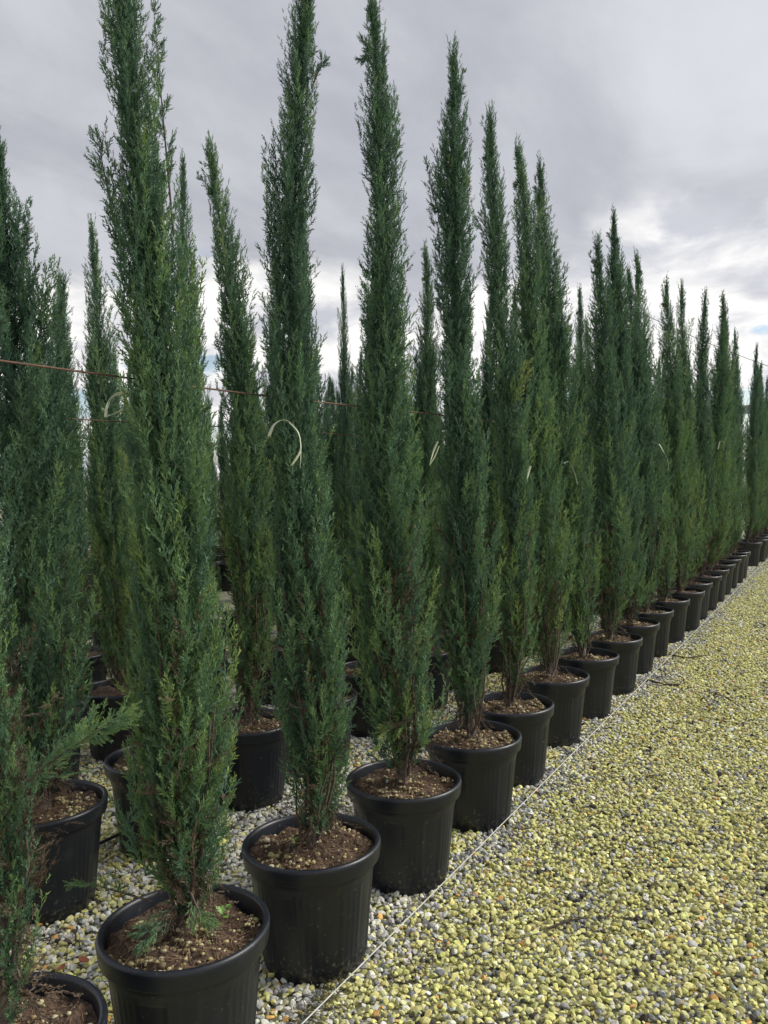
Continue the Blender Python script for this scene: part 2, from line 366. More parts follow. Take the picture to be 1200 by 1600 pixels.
def make_soil(seed):
    g = np.random.default_rng(seed); nr, k = 16, 56
    rr = np.linspace(0, 0.2155, nr); th = np.arange(k) * 2 * math.pi / k
    X = rr[:, None] * np.cos(th); Y = rr[:, None] * np.sin(th)
    def h(x, y):
        s = 0
        for a, wl in ((0.008, 0.12), (0.008, 0.05), (0.005, 0.025)):
            for _ in range(4):
                q = g2.normal(size=2) / wl * 2.5; s = s + a * 0.5 * np.sin(x * q[0] + y * q[1] + g2.uniform(0, 6.28))
        return s + 0.022 * np.exp(-(x * x + y * y) / 0.006)
    g2 = np.random.default_rng(seed + 50); Z = h(X, Y)
    V = np.stack([X, Y, Z], -1).reshape(-1, 3)
    i, j = np.meshgrid(np.arange(nr - 1), np.arange(k), indexing='ij'); j2 = (j + 1) % k
    soil = mesh_np('soil', V, np.stack([i * k + j, i * k + j2, (i + 1) * k + j2, (i + 1) * k + j], -1).reshape(-1, 4), MAT_SOIL, True)
    def hz(x, y):
        nonlocal g2
        g2 = np.random.default_rng(seed + 50); return h(x, y)
    # pebbles on the soil
    ico = bmesh.new(); bmesh.ops.create_icosphere(ico, subdivisions=1, radius=1)
    IV = np.array([v.co[:] for v in ico.verts]); IT = np.array([[v.index for v in f.verts] for f in ico.faces]); ico.free()
    m = MB(); tints = []
    cen = g.normal(0, 0.1, (5, 2))
    for q in range(420):
        if q < 240: c = cen[g.integers(5)]; x, y = c + g.normal(0, 0.045, 2)
        else: a = g.uniform(0, 6.28); r_ = 0.21 * math.sqrt(g.uniform(0.02, 1)); x, y = r_ * math.cos(a), r_ * math.sin(a)
        if math.hypot(x, y) > 0.208: continue
        s = 0.0052 * min(g.lognormal(0, 0.4), 2.4)
        Rm = np.linalg.qr(g.normal(size=(3, 3)))[0]
        m.add((IV * (1 + g.normal(0, .12, (len(IV), 1)))) @ Rm * s * np.array([1, .9, .7]) + [x, y, float(hz(np.array(x), np.array(y))) + s * 0.3], None, IT)
        tints += [g.random()] * len(IV)
    peb = m.mesh('pebbles', MAT_PEB, True, {'tint': tints})
    m = MB()
    for q in range(520):
        a = g.uniform(0, 6.28); r_ = 0.205 * math.sqrt(g.random()); x, y = r_ * math.cos(a), r_ * math.sin(a)
        Lq = g.uniform(0.012, 0.045); d = g.uniform(0, 6.28); b = g.normal(0, 0.006)
        t = np.array([-.5, 0, .5]); xx = x + t * Lq * math.cos(d) - np.array([0, b, 0]) * math.sin(d); yy = y + t * Lq * math.sin(d) + np.array([0, b, 0]) * math.cos(d)
        rr_ = np.hypot(xx, yy)
        if rr_.max() > 0.212: continue
        zz = hz(xx, yy) + g.uniform(0.001, 0.006) + np.array([0, 0.004, 0]) * g.random()
        m.tube(np.stack([xx, yy, zz], 1), g.uniform(0.0006, 0.0013), 3, False)
    lit = m.mesh('dry_needles', MAT_LITTER)
    return soil, peb, lit
def peb_mat():
    m, N, L, p = new_mat('soil_pebble')
    a = N.new('ShaderNodeAttribute'); a.attribute_name = 'tint'
    L.new(ramp(N, L, a.outputs['Fac'], [(0.0, (0.10, 0.07, 0.045)), (0.3, (0.28, 0.22, 0.10)), (0.65, (0.40, 0.35, 0.15)), (1.0, (0.52, 0.47, 0.33))]), p.inputs['Base Color'])
    p.inputs['Roughness'].default_value = 0.75; return m
MAT_PEB = peb_mat()
SOILS = [make_soil(40 + 7 * i) for i in range(5)]
rp = random.Random(3)
def add_pot(x, y, label, group=None, near=True, z=0.0):
    t = tag(link('plant_pot', None, None, (x, y, z), rp.uniform(0, 6.28)), label, 'pot', group)
    t.rotation_euler.x = rp.uniform(-0.008, 0.008); t.rotation_euler.y = rp.uniform(-0.008, 0.008)
    link('pot_wall', POT_BODY, t); link('rim', POT_RIM, t)
    s, p, l = SOILS[rp.randrange(5)]
    so_ = link('soil', s, t, (0, 0, SOIL_Z), rp.uniform(0, 6.28))
    if near:
        tag(link('pebbles', p, so_), kind='stuff'); tag(link('dry_needles', l, so_), kind='stuff')
    return t

# ------------------------------------------------------------------ cypress trees
def spray_templates(n=5):
    T = []
    for i in range(n):
        g = np.random.default_rng(300 + i); tri = []
        def blade(p, d, l, w):
            d = d / np.linalg.norm(d); s = np.cross(d, g.normal(size=3)); s /= np.linalg.norm(s)
            tri.append([p - s * w * .5, p + s * w * .5, p + d * l])
        blade(np.zeros(3), np.array([0, 0, 1.0]), 1.0, 0.06)
        for q in range(8):
            s0 = 0.08 + 0.80 * q / 8; az = q * 2.4 + g.normal(0, .3)
            o = np.array([math.cos(az), math.sin(az), 0]); ang = math.radians(g.uniform(24, 42))
            d = o * math.sin(ang) + np.array([0, 0, math.cos(ang)]); l = (0.46 - 0.30 * s0) * g.uniform(.8, 1.2)
            p = np.array([g.normal(0, .01), g.normal(0, .01), s0])
            blade(p, d, l, 0.085)
            d2 = d + g.normal(0, .35, 3) + np.array([0, 0, .3]); blade(p + d * l * 0.35, d2, l * 0.6, 0.08)
        T.append(np.array(tri))
    return np.array(T)
TPL = spray_templates()
NB = TPL.shape[1]
def frames(d, g):
    d = d / np.linalg.norm(d, axis=1)[:, None]
    a = g.normal(size=d.shape); x = np.cross(d, a); x /= np.linalg.norm(x, axis=1)[:, None]
    return np.stack([x, np.cross(d, x), d], 2)
class Crown:
    def __init__(s, seed): s.g = np.random.default_rng(seed); s.V = []; s.t = []
    def sprays(s, P, D, L, tint):
        g = s.g; n = len(P); Rm = frames(D, g); k = g.integers(0, len(TPL), n)
        V = np.einsum('nij,nbcj->nbci', Rm, TPL[k]) * L[:, None, None, None] + P[:, None, None]
        s.V.append(V.reshape(-1, 3))
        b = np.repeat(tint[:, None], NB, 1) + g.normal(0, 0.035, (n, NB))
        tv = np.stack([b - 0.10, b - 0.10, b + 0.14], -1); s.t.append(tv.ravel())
    def plumes(s, P, D, L, tint, m=12, ell=(0.082, 0.048), spread=(20, 46), curve=0.25, size=1.0):
        """plume axes P (n,3), directions D, lengths L: m sprays along each"""
        g = s.g; n = len(P); D = D / np.linalg.norm(D, axis=1)[:, None]
        f = (np.arange(m)[None] + g.random((n, m))) / m
        up = np.array([0, 0, 1.0])
        pos = P[:, None] + D[:, None] * (f * L[:, None])[..., None] + up * (curve * f ** 2 * L[:, None])[..., None]
        dl = D[:, None] + up * (curve * 1.6 * f)[..., None]; dl = dl / np.linalg.norm(dl, axis=2)[..., None]
        rd = g.normal(size=(n, m, 3)); rd -= (rd * dl).sum(2)[..., None] * dl; rd /= np.linalg.norm(rd, axis=2)[..., None]
        ang = np.radians(g.uniform(*spread, (n, m))) * (1 - 0.45 * f)
        d = dl * np.cos(ang)[..., None] + rd * np.sin(ang)[..., None]
        l = (ell[0] + (ell[1] - ell[0]) * f) * g.uniform(.75, 1.25, (n, m)) * ((0.7 + 0.3 * (L / 0.2)) * size)[:, None]
        t = tint[:, None] + 0.14 * (f - 0.5) + g.normal(0, 0.05, (n, m))
        s.sprays(pos.reshape(-1, 3), d.reshape(-1, 3), l.ravel(), t.ravel())
    def column(s, axis, rad, z0, z1, dens=240, tint=lambda z: 0.35 + 0 * z, m=12, inner=0.28, pl=(0.13, 0.25), fine=1.0):
        g = s.g; zz = np.linspace(z0, z1, 160); rr = np.maximum(rad(zz), 0.012)
        area = float(np.mean(2 * math.pi * (rr + 0.05)) * (z1 - z0)); n = int(area * dens)
        tw = np.clip((zz - z0) / (z1 - z0) * 1.6 - 0.6, 0, 1); cdf = np.cumsum(rr + 0.045 + 0.045 * tw); cdf /= cdf[-1]
        z = np.interp((np.arange(n) + g.random(n)) / n, cdf, zz)
        th = np.arange(n) * 2.39996 + g.normal(0, .35, n)
        w = np.minimum(1.0, (z - z0) / 0.35); top = np.clip((z - (z1 - 0.7)) / 0.7, 0, 1)
        tilt = np.radians(np.clip(g.normal(15, 7, n), 2, 36)) * (1 - 0.55 * top) + np.radians(10) * (1 - w)
        Lp = g.uniform(*pl, n) * (1 - 0.3 * top)
        ph = g.uniform(0, 6.28, 8); q1 = sum(np.sin(a * th + b * z * 3 + ph[i]) for i, (a, b) in enumerate(((2, 1.1), (3, -1.7), (5, 2.3), (7, 5.1), (4, -6.0)))) / 2.2
        R_ = np.maximum(rad(z + Lp * 0.6), 0.014) * (1.09 + 0.10 * np.clip((z - z0) / (z1 - z0) * 2 - 0.8, 0, 1) + 0.08 * np.clip(1 - (z - z0) / 0.6, 0, 1)) * (1 + 0.15 * q1)
        q = np.where(g.random(n) < inner, g.uniform(0.25, 0.7, n), np.where(g.random(n) < 0.30, g.uniform(1.0, 1.12, n), g.uniform(0.66, 0.96, n)))
        sf = np.clip(R_ / 0.13, 0.58, 1.0); Lp = Lp * (0.4 + 0.6 * sf)
        out = np.stack([np.cos(th), np.sin(th), np.zeros(n)], 1)
        rb = np.maximum(R_ * q - Lp * np.sin(tilt) * 0.85 - 0.036 * sf, 0.0)
        P = np.concatenate([axis(z), z[:, None]], 1) + out * rb[:, None]
        D = out * np.sin(tilt)[:, None] + np.array([0, 0, 1.0]) * np.cos(tilt)[:, None] + g.normal(0, 0.07, (n, 3))
        tn = tint(z) + g.normal(0, 0.11, n) + 0.07 * q1 + np.where(q > 0.98, 0.07, 0.0)
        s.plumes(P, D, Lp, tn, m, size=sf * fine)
    def shoot(s, A, B, r0=0.05, n=14, tint=0.5, m=8, sag=0.0):
        """a single side shoot from A to B"""
        A, B = np.asarray(A, float), np.asarray(B, float); g = s.g; f = np.linspace(0.08, 0.97, n) + g.normal(0, .02, n)
        P = A + (B - A) * f[:, None] + np.array([0, 0, 1.0]) * (sag * np.sin(f * math.pi))[:, None]
        d = (B - A) / np.linalg.norm(B - A); rd = g.normal(size=(n, 3)); rd -= (rd @ d)[:, None] * d; rd /= np.linalg.norm(rd, axis=1)[:, None]
        s.plumes(P, d * 0.85 + rd * 0.5, (r0 * 1.6) * (1.15 - 0.75 * f), np.full(n, tint) + g.normal(0, .05, n), m, (0.045, 0.028), curve=0.1)
    def mesh(s, name, mat):
        V = np.concatenate(s.V); F_ = np.arange(len(V)).reshape(-1, 3)
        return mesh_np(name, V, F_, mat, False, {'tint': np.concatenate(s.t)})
def smooth_interp(z, zs, vs): return np.interp(z, zs, vs)

def build_tree(seed, zs, cx, cy, rad, dens=240, tint=None, m=12, dead=1.0, shoots=(), stems=15, fine=1.0):
    """zs ascending heights above the soil; cx, cy the axis; rad the reach of the crown. Returns trunk, crown, dead meshes"""
    zs, cx, cy, rad = (np.asarray(a, float) for a in (zs, cx, cy, rad))
    axis = lambda z: np.stack([np.interp(z, zs, cx), np.interp(z, zs, cy)], -1)
    rfun = lambda z: np.interp(z, zs, rad)
    z0, z1 = zs[0], zs[-1]
    if tint is None: tint = lambda z: 0.47 - 0.17 * np.clip((z - 0.3) / 1.5, 0, 1)
    c = Crown(seed); g = np.random.default_rng(seed + 1000)
    c.column(axis, rfun, max(z0 - 0.07, 0.015), z1 - 0.05, dens, tint, m, fine=fine)
    for q in range(4):                                            # thin leaders at the very top
        b = np.append(axis(np.array(z1 - 0.34 + 0.05 * q)), z1 - 0.34 + 0.05 * q); e = np.append(axis(np.array(z1)), z1) + np.array([g.normal(0, .022), g.normal(0, .022), -0.07 * q])
        c.shoot(b, e, 0.022, 10, 0.36, 6)
    trunk = MB()
    hz = np.linspace(-0.02, z1 - 0.25, 16); A = axis(np.maximum(hz, z0)); A[hz < z0 + .3] *= np.clip((hz[hz < z0 + .3] + 0.02) / (z0 + .32), 0, 1)[:, None]
    trunk.tube(np.concatenate([A, hz[:, None]], 1), np.interp(hz, [-0.02, 0.05, z1 - 0.25], [0.026, 0.018, 0.003]) * g.uniform(.92, 1.08, 16), 8)
    for q in range(stems):
        th = q * 2.4 + g.normal(0, .3); b = g.uniform(0.0, 0.06) if q % 2 else g.uniform(0, 0.3); e = b + g.uniform(0.3, 0.9); f = np.linspace(0, 1, 7)
        z = b + (e - b) * f; ro = (0.020 + f ** 0.55 * 0.55 * rfun(e)); w = g.normal(0, .006, (7, 2))
        base = axis(np.maximum(z, z0)) * np.clip((z + .02) / (z0 + .32), 0, 1)[:, None]
        trunk.tube(np.concatenate([base + ro[:, None] * np.array([math.cos(th), math.sin(th)]) + w, z[:, None]], 1), np.linspace(0.0058, 0.0015, 7), 5)
    dm = None
    if dead > 0:
        d = Crown(seed + 5)
        n = int(70 * dead); z = z0 - 0.03 + g.random(n) ** 1.4 * 0.9; th = g.uniform(0, 6.28, n); r_ = rfun(np.maximum(z, z0)) * g.uniform(0.1, 0.72, n)
        o = np.stack([np.cos(th), np.sin(th), 0 * th], 1); P = np.concatenate([axis(np.maximum(z, z0)), z[:, None]], 1) + o * r_[:, None]
        D = o * 0.35 + np.array([0, 0, 1.0]) * np.where(z < z0 + 0.12, -0.55, 0.8)[:, None] + g.normal(0, .2, (n, 3))
        d.plumes(P, D, g.uniform(0.07, 0.16, n), g.uniform(0.1, 0.8, n), 7, (0.05, 0.03), curve=0.0)
        n = int(46 * dead); ctr = g.uniform(0, 6.28, 3); th = ctr[g.integers(0, 3, n)] + g.normal(0, .28, n); z = z0 + g.random(n) ** 1.6 * 0.75
        o = np.stack([np.cos(th), np.sin(th), 0 * th], 1); P = np.concatenate([axis(z), z[:, None]], 1) + o * (rfun(z) * g.uniform(0.62, 0.90, n))[:, None]
        d.plumes(P, o * 0.3 + np.array([0, 0, 0.7]) + g.normal(0, .35, (n, 3)), g.uniform(0.05, 0.13, n), g.uniform(0.1, 0.9, n), 5, (0.045, 0.03), curve=0.0)
        n = int(13 * dead); th = g.uniform(0, 6.28, n); z = z0 + g.uniform(-0.02, 0.10, n)
        o = np.stack([np.cos(th), np.sin(th), 0 * th], 1); P = np.concatenate([axis(np.full(n, z0)) * 0.5, z[:, None]], 1) + o * 0.035
        d.plumes(P, o * 0.75 + np.array([0, 0, -.45]) + g.normal(0, .15, (n, 3)), np.minimum(g.uniform(0.07, 0.16, n), z * 1.1 + 0.02), g.uniform(0.2, 0.95, n), 4, (0.04, 0.028), curve=0.0)
        dm = d.mesh('dead_foliage', MAT_DEAD)
    for sh in shoots:
        c.shoot(**sh)
        a, b = np.asarray(sh['A']), np.asarray(sh['B']); f = np.linspace(-0.12, 0.9, 6)[:, None]
        trunk.tube(a + (b - a) * f + np.array([0, 0, 1.0]) * sh.get('sag', 0.0) * np.sin(np.clip(f, 0, 1) * math.pi), np.linspace(0.0035, 0.001, 6), 5)
    return trunk.mesh('trunk', MAT_BARK, True), c.mesh('crown', MAT_LEAF), dm
def place_tree(meshes, x, y, label, group=None, rz=0.0, sc=(1, 1, 1), rx=0.0, ry=0.0, z=SOIL_Z + 0.015):
    t = tag(link('cypress_tree', None, None, (x, y, z)), label, 'tree', group); t.rotation_euler = (rx, ry, rz); t.scale = sc
    for nm, me in zip(('trunk', 'crown', 'dead_foliage'), meshes):
        if me: link(nm, me, t)
    return t
TZ = SOIL_Z + 0.015
def px_profile(base, rows):
    """rows (v, left u, right u) of the outline in the photograph -> heights, axis and reach at the tree's own distance"""
    o = []
    for v, ul, ur in rows:
        a, b = at_depth(base, ul, v), at_depth(base, ur, v); c = (a + b) / 2 - np.array([base[0], base[1], TZ])
        o.append((c[2], c[0], c[1], np.linalg.norm(b - a) / 2))
    o.sort(); return [np.array(q) for q in zip(*o)]
def pxl(base, u, v, toward=0.0):
    p = at_depth((base[0] - _f[0] * toward, base[1] - _f[1] * toward, 0), u, v); return p - np.array([base[0], base[1], TZ])

ROW = {1: -1.657, 2: -2.76, 3: -3.90, 4: -5.0, 5: -6.1, 6: -7.2, 7: -8.3, 8: -9.4, 9: -10.5}
Y1 = {1: 1.70, 2: 2.314, 3: 2.974, 4: 3.637, 5: 4.238, 6: 4.957, 7: 5.603, 8: 6.28, 9: 6.981, 10: 7.658, 11: 8.376, 12: 9.031, 13: 9.73, 14: 10.43, 15: 11.12, 16: 11.8, 17: 12.47, 18: 13.1, 19: 13.6, 20: 15.45, 21: 16.15, 22: 16.85, 23: 17.55, 24: 18.25}
X1 = {1: -1.648, 2: -1.637, 3: -1.639, 4: -1.622}
ORDINAL_POT = {1: 'black plastic pot with a leafy green weed sprouting behind its trunk', 2: 'black plastic pot with a small round-leaved seedling and a loop ribbon tree above', 3: 'black plastic pot below the cypress with a drooping pale sprig', 4: 'black plastic pot below the cypress with a high outward side plume'}
hero = {}
hero[1] = [(-330, 182, 192), (-200, 165, 212), (-100, 155, 225), (0, 148, 234), (100, 155, 240), (200, 163, 250), (300, 165, 268), (400, 168, 288), (500, 176, 303), (600, 190, 310), (700, 193, 325), (800, 198, 345), (900, 203, 352), (1000, 202, 364), (1100, 196, 372), (1200, 194, 386), (1270, 196, 376), (1330, 212, 356), (1380, 240, 340), (1405, 262, 328)]
hero[2] = [(-25, 476, 482), (20, 458, 500), (100, 440, 502), (200, 435, 498), (300, 420, 498), (400, 412, 495), (500, 418, 492), (600, 410, 500), (700, 415, 510), (800, 415, 520), (900, 410, 526), (1000, 415, 540), (1100, 425, 551), (1180, 440, 554), (1240, 452, 540), (1275, 470, 520)]
hero[3] = [(5, 572, 577), (50, 568, 600), (100, 567, 612), (200, 560, 625), (300, 565, 630), (400, 565, 635), (500, 563, 643), (600, 560, 645), (700, 555, 650), (800, 550, 664), (900, 545, 668), (1000, 545, 676), (1080, 552, 686), (1140, 572, 682), (1180, 602, 660)]
hero[4] = [(90, 706, 711), (150, 695, 725), (200, 685, 735), (300, 676, 740), (400, 678, 741), (500, 680, 745), (600, 680, 751), (700, 685, 765), (800, 685, 770), (900, 685, 776), (1000, 687, 776), (1060, 692, 768), (1110, 712, 757)]
hero[5] = [(183, 763, 768), (250, 752, 782), (300, 750, 790), (400, 750, 800), (500, 755, 802), (600, 760, 822), (700, 765, 830), (800, 770, 838), (900, 775, 840), (1000, 775, 840), (1045, 782, 826), (1072, 792, 812)]
HL = {1: 'tallest bushy cypress with a second thin leader beside its top',
      2: 'slender cypress with a pale ribbon looped across its middle',
      3: 'slender cypress with a pale sprig drooping beside its bare lower stems',
      4: 'slender cypress with one plume sticking out high on its crown',
      5: 'slender cypress with a yellowish plume jutting from the middle of its crown'}
rt = random.Random(11)
def px_scale(u0, u1, d): return abs(u1 - u0) / FPX * d
for k, rows in hero.items():
    b = (X1.get(k, ROW[1]), Y1[k]); base = (b[0], b[1], 0)
    zs, cx, cy, rd = px_profile(base, rows)
    sh = []
    if k == 1: sh = [dict(A=pxl(base, 268, 330, -0.02), B=pxl(base, 240, 18, -0.02), r0=0.036, n=26, tint=0.34, m=9), dict(A=pxl(base, 175, 330), B=pxl(base, 152, 215), r0=0.05, n=10, tint=0.34),
                     dict(A=pxl(base, 225, 1405, 0.06), B=pxl(base, 120, 1375, 0.10), r0=0.04, n=9, tint=0.5, m=5), dict(A=pxl(base, 270, 1420, 0.10), B=pxl(base, 222, 1468, 0.14), r0=0.05, n=9, tint=0.42), dict(A=pxl(base, 300, 1400, 0.10), B=pxl(base, 318, 1440, 0.15), r0=0.05, n=7, tint=0.55)]
    if k == 2: sh = [dict(A=pxl(base, 490, 130), B=pxl(base, 504, 98), r0=0.035, n=6, tint=0.33)]
    if k == 3: sh = [dict(A=pxl(base, 640, 1128, 0.10), B=pxl(base, 588, 1168, 0.17), r0=0.05, n=10, tint=0.80, m=8, sag=0.03), dict(A=pxl(base, 640, 880, 0.08), B=pxl(base, 674, 770, 0.10), r0=0.06, n=12, tint=0.5)]
    if k == 4: sh = [dict(A=pxl(base, 688, 345), B=pxl(base, 664, 255), r0=0.045, n=12, tint=0.38)]
    if k == 5: sh = [dict(A=pxl(base, 800, 640, 0.05), B=pxl(base, 824, 572, 0.1), r0=0.06, n=14, tint=0.85), dict(A=pxl(base, 760, 370), B=pxl(base, 746, 345), r0=0.04, n=6, tint=0.35)]
    place_tree(build_tree(20 + k, zs, cx, cy, rd * (0.97 if k == 1 else 1.0), 340 if k < 3 else 250, m=14 if k < 3 else 12, fine=0.84 if k < 3 else 0.95, shoots=sh, dead=1.3 if k < 4 else 1.0), *b, HL[k])
    add_pot(*b, {1: 'black plastic pot with a leafy green weed beside the bushiest trunk', 2: 'black plastic pot with a small seedling, under the ribbon-tied cypress', 3: 'black plastic pot under the cypress with the drooping pale sprig', 4: 'black plastic pot under the cypress with the high jutting plume', 5: 'black plastic pot under the cypress with the yellowish middle plume'}[k])
# the tree cut by the left border, with its long side branch
b = (-1.70, 1.15); base = (*b, 0)
zs, cx, cy, rd = px_profile(base, [(-520, -250, -235), (-200, -240, -140), (200, -200, -70), (600, -160, -30), (800, -115, -2), (1000, -90, 24), (1100, -75, 22), (1200, -60, 46), (1300, -50, 66), (1400, -45, 66), (1480, -35, 58), (1560, -20, 40)])
place_tree(build_tree(71, zs, cx, cy, rd, 300, fine=0.86, stems=5, shoots=[dict(A=pxl(base, 30, 1232, 0.02), B=pxl(base, 193, 1118, 0.0), r0=0.075, n=26, tint=0.62, m=9, sag=0.01)], m=13), *b, 'cypress with a long leafy side branch stretching out sideways low down')
add_pot(*b, 'black plastic pot holding the cypress with the long sideways branch')
# row 1, generic trees
def generic(seed, h, r=0.165, dens=230, m=11, lean=(0, 0), dead=0.8):
    g = np.random.default_rng(seed); t = np.array([0.03, 0.06, 0.12, 0.2, 0.3, 0.4, 0.5, 0.6, 0.7, 0.8, 0.88, 0.94, 1.0])
    rr = np.array([0.35, 0.70, 0.92, 1.0, 0.98, 0.93, 0.85, 0.77, 0.66, 0.54, 0.42, 0.26, 0.04]) * r * g.uniform(0.82, 1.16, 13)
    w = np.cumsum(g.normal(0, 0.010, (13, 2)), 0)
    sh = []
    for q in range(4):
        tt = g.uniform(0.25, 0.85); a = g.uniform(0, 6.28); o = np.array([math.cos(a), math.sin(a)]); ro = np.interp(tt, t, rr)
        c0 = np.array([np.interp(tt, t, w[:, 0] + lean[0] * t), np.interp(tt, t, w[:, 1] + lean[1] * t)])
        A_ = np.append(c0 + o * ro * 0.7, tt * h); sh.append(dict(A=A_, B=A_ + np.append(o * g.uniform(0.06, 0.10), g.uniform(0.14, 0.24)), r0=0.05, n=10, tint=g.uniform(0.35, 0.75), m=7))
    return build_tree(seed, t * h, w[:, 0] + lean[0] * t, w[:, 1] + lean[1] * t, rr, dens, m=m, dead=dead, shoots=sh)
ORD = ['first', 'second', 'third', 'fourth', 'fifth', 'sixth', 'seventh', 'eighth', 'ninth', 'tenth'] + [''] * 12
TIPS = {6: (808, 230), 7: (848, 260), 8: (925, 383), 9: (950, 338), 10: (982, 424), 11: (1000, 397), 12: (1045, 443), 13: (1068, 448), 14: (1097, 460), 15: (1120, 463), 16: (1131, 492), 17: (1141, 508), 18: (1146, 520), 19: (1152, 560), 20: (1178, 543), 21: (1196, 570)}
def tip_local(b, tip): return at_depth((*b, 0), *tip) - np.array([*b, TZ])
G1 = 'cypresses further along the outer row'
VAR = [generic(150 + i, 3.0, dens=215, m=10) for i in range(6)]
def place_variant(i, b, tip, label, group, rs=1.0):
    if not isinstance(tip, (int, float)): l = tip_local(b, tip)
    else: l = np.array([rt.gauss(0, .05), rt.gauss(0, .05), tip - TZ])
    h = l[2] / 3.0; s = rs * rt.uniform(0.93, 1.1)
    rz = rt.uniform(0, 6.28)
    t = place_tree(VAR[i % 6], *b, label, group, rz, (s, s, h))
    R_ = Matrix.Rotation(math.atan2(l[0], l[2]), 4, 'Y') @ Matrix.Rotation(-math.atan2(l[1], l[2]), 4, 'X') @ Matrix.Rotation(rz, 4, 'Z')
    t.rotation_euler = R_.to_euler()
    return t
for k in range(6, 25):
    b = (ROW[1] + rt.gauss(0, .012), Y1[k])
    lab = ORD[k - 6] + ' cypress past the yellowish plumed one in the outer row along the path'; gl = G1 if k > 13 else None
    if k > 13: lab = 'distant cypress in the outer row, more than eight past the yellowish plumed one'
    if k in (6, 7, 9):
        l = tip_local(b, TIPS[k]); place_tree(generic(100 + k, l[2], 0.172, 240, 11, lean=l[:2]), *b, lab, gl)
    else: place_variant(k, b, TIPS.get(k, rt.uniform(3.4, 3.6)), lab, gl, 1.08 if k < 18 else 0.95)
    pl_ = ORD[k - 6] + ' black pot along the string past the yellowish plumed cypress' if k <= 15 else 'distant black pot along the string, more than ten past the yellowish plumed cypress'
    add_pot(*b, pl_, 'pots further along the outer row' if k > 15 else None, near=k < 12)

# row 2 and beyond
G2, G3 = 'cypresses in the second row', 'cypresses in the rows far behind'
b = (-2.78, 2.12); base = (*b, 0)
zs, cx, cy, rd = px_profile(base, [(235, -4, 4), (300, -25, 24), (400, -45, 48), (500, -52, 75), (600, -55, 95), (700, -50, 115), (800, -45, 128), (900, -35, 132), (1000, -25, 130), (1100, -5, 128), (1170, 10, 120), (1215, 35, 100)])
place_tree(build_tree(81, zs, cx, cy, rd, 220, shoots=[dict(A=pxl(base, 30, 460), B=pxl(base, 48, 328), r0=0.05, n=14, tint=0.34)]), *b, 'dark broad cypress with a forked side tip, in the second row')
add_pot(*b, 'black plastic pot with coarse pebbled soil under the broad fork-tipped cypress')
b = (-2.75, 3.33); base = (*b, 0)
zs, cx, cy, rd = px_profile(base, [(233, 323, 328), (300, 320, 352), (400, 328, 377), (500, 335, 395), (600, 340, 411), (700, 345, 420), (800, 350, 426), (900, 355, 430), (1000, 360, 430), (1060, 365, 424), (1110, 380, 412)])
place_tree(build_tree(82, zs, cx, cy, rd, 220), *b, 'dark slender cypress standing between the bushiest tree and the ribbon-tied tree')
add_pot(*b, 'black plastic pot behind the gap between the bushiest and the ribbon-tied cypress')
L2, P2 = 'second row cypress behind the outer row trees past the yellowish plumed one', 'second row black pot behind the outer row pots past the yellowish plumed cypress'
N2 = ['close behind the bushiest cypress', 'close behind the ribbon-tied cypress', 'behind the left edge of the sprig-bearing cypress', 'between the sprig-bearing and the high-plumed cypress', 'close behind the high-plumed cypress', 'close behind the yellowish plumed cypress']
N2[2] = 'close behind the sprig-bearing cypress'
row2 = [(2.72, (228, 420), 0.9), (3.93, (465, 330), 0.85), (4.62, (598, 400), 0.9), (5.30, (655, 388), 0.8), (5.92, (712, 420), 0.9), (6.55, (772, 440), 0.9)]
y = 7.2
while y < 17: row2.append((y, rt.uniform(3.3, 3.65), 0.98)); y += rt.uniform(0.6, 0.66)
for i, (y, tip, rs) in enumerate(row2):
    b = (ROW[2] + rt.gauss(0, .02), y)
    nm = N2[i] if i < len(N2) else None
    place_variant(i, b, tip, 'second row cypress ' + nm if nm else L2, None if nm else G2, rs)
    add_pot(*b, 'second row black pot ' + nm if nm else P2, None if nm else 'pots in the second row', near=y < 5.5)
L3, P3 = 'third row cypress mostly hidden behind the first two rows', 'black plastic pot in the third row behind nearer pots'
N3 = {0: 'peeking over the broad fork-tipped cypress', 1: 'between the broad fork-tipped and the bushiest cypress', 2: 'rising just past the bushiest cypress, narrow-topped', 5: 'narrow and pale, between the ribbon-tied and sprig-bearing cypresses'}
row3 = [(3.0, (85, 438), 0.85), (3.55, (150, 348), 0.85), (4.2, (285, 252), 0.75), (4.9, (442, 400), 0.8), (5.5, (470, 440), 0.8), (6.15, (533, 428), 0.62), (6.8, (600, 480), 0.8), (7.4, (630, 490), 0.8)]
y = 8.0
while y < 17: row3.append((y, rt.uniform(2.9, 3.3), 0.9)); y += rt.uniform(0.6, 0.66)
for i, (y, tip, rs) in enumerate(row3):
    b = (ROW[3] + rt.gauss(0, .02), y)
    nm = N3.get(i)
    place_variant(i + 2, b, tip, 'third row cypress ' + nm if nm else L3, None if nm else 'cypresses in the third row', rs); add_pot(*b, P3, 'pots in the third row', near=False)
L4, P4 = 'distant cypress in the rows behind the third row', 'distant black pot in the rows behind the third row'
for r in range(4, 10):
    y = -ROW[r] * 0.66 + rt.uniform(0, .5)
    while y < 17 and y < -ROW[r] * 4:
        b = (ROW[r] + rt.gauss(0, .03), y)
        u = 600 + FPX * ((np.array([*b, 1.6]) - CAM) @ RX) / ((np.array([*b, 1.6]) - CAM) @ FW)
        clear = 322 < u < 348
        tip = rt.uniform(2.6, 3.2)
        if not (clear and r < 7):
            place_variant(rt.randrange(6), b, tip, L4, G3, rt.uniform(0.75, 0.95)); add_pot(*b, P4, 'pots in the rows far behind', near=False)
        y += rt.uniform(0.64, 0.74)

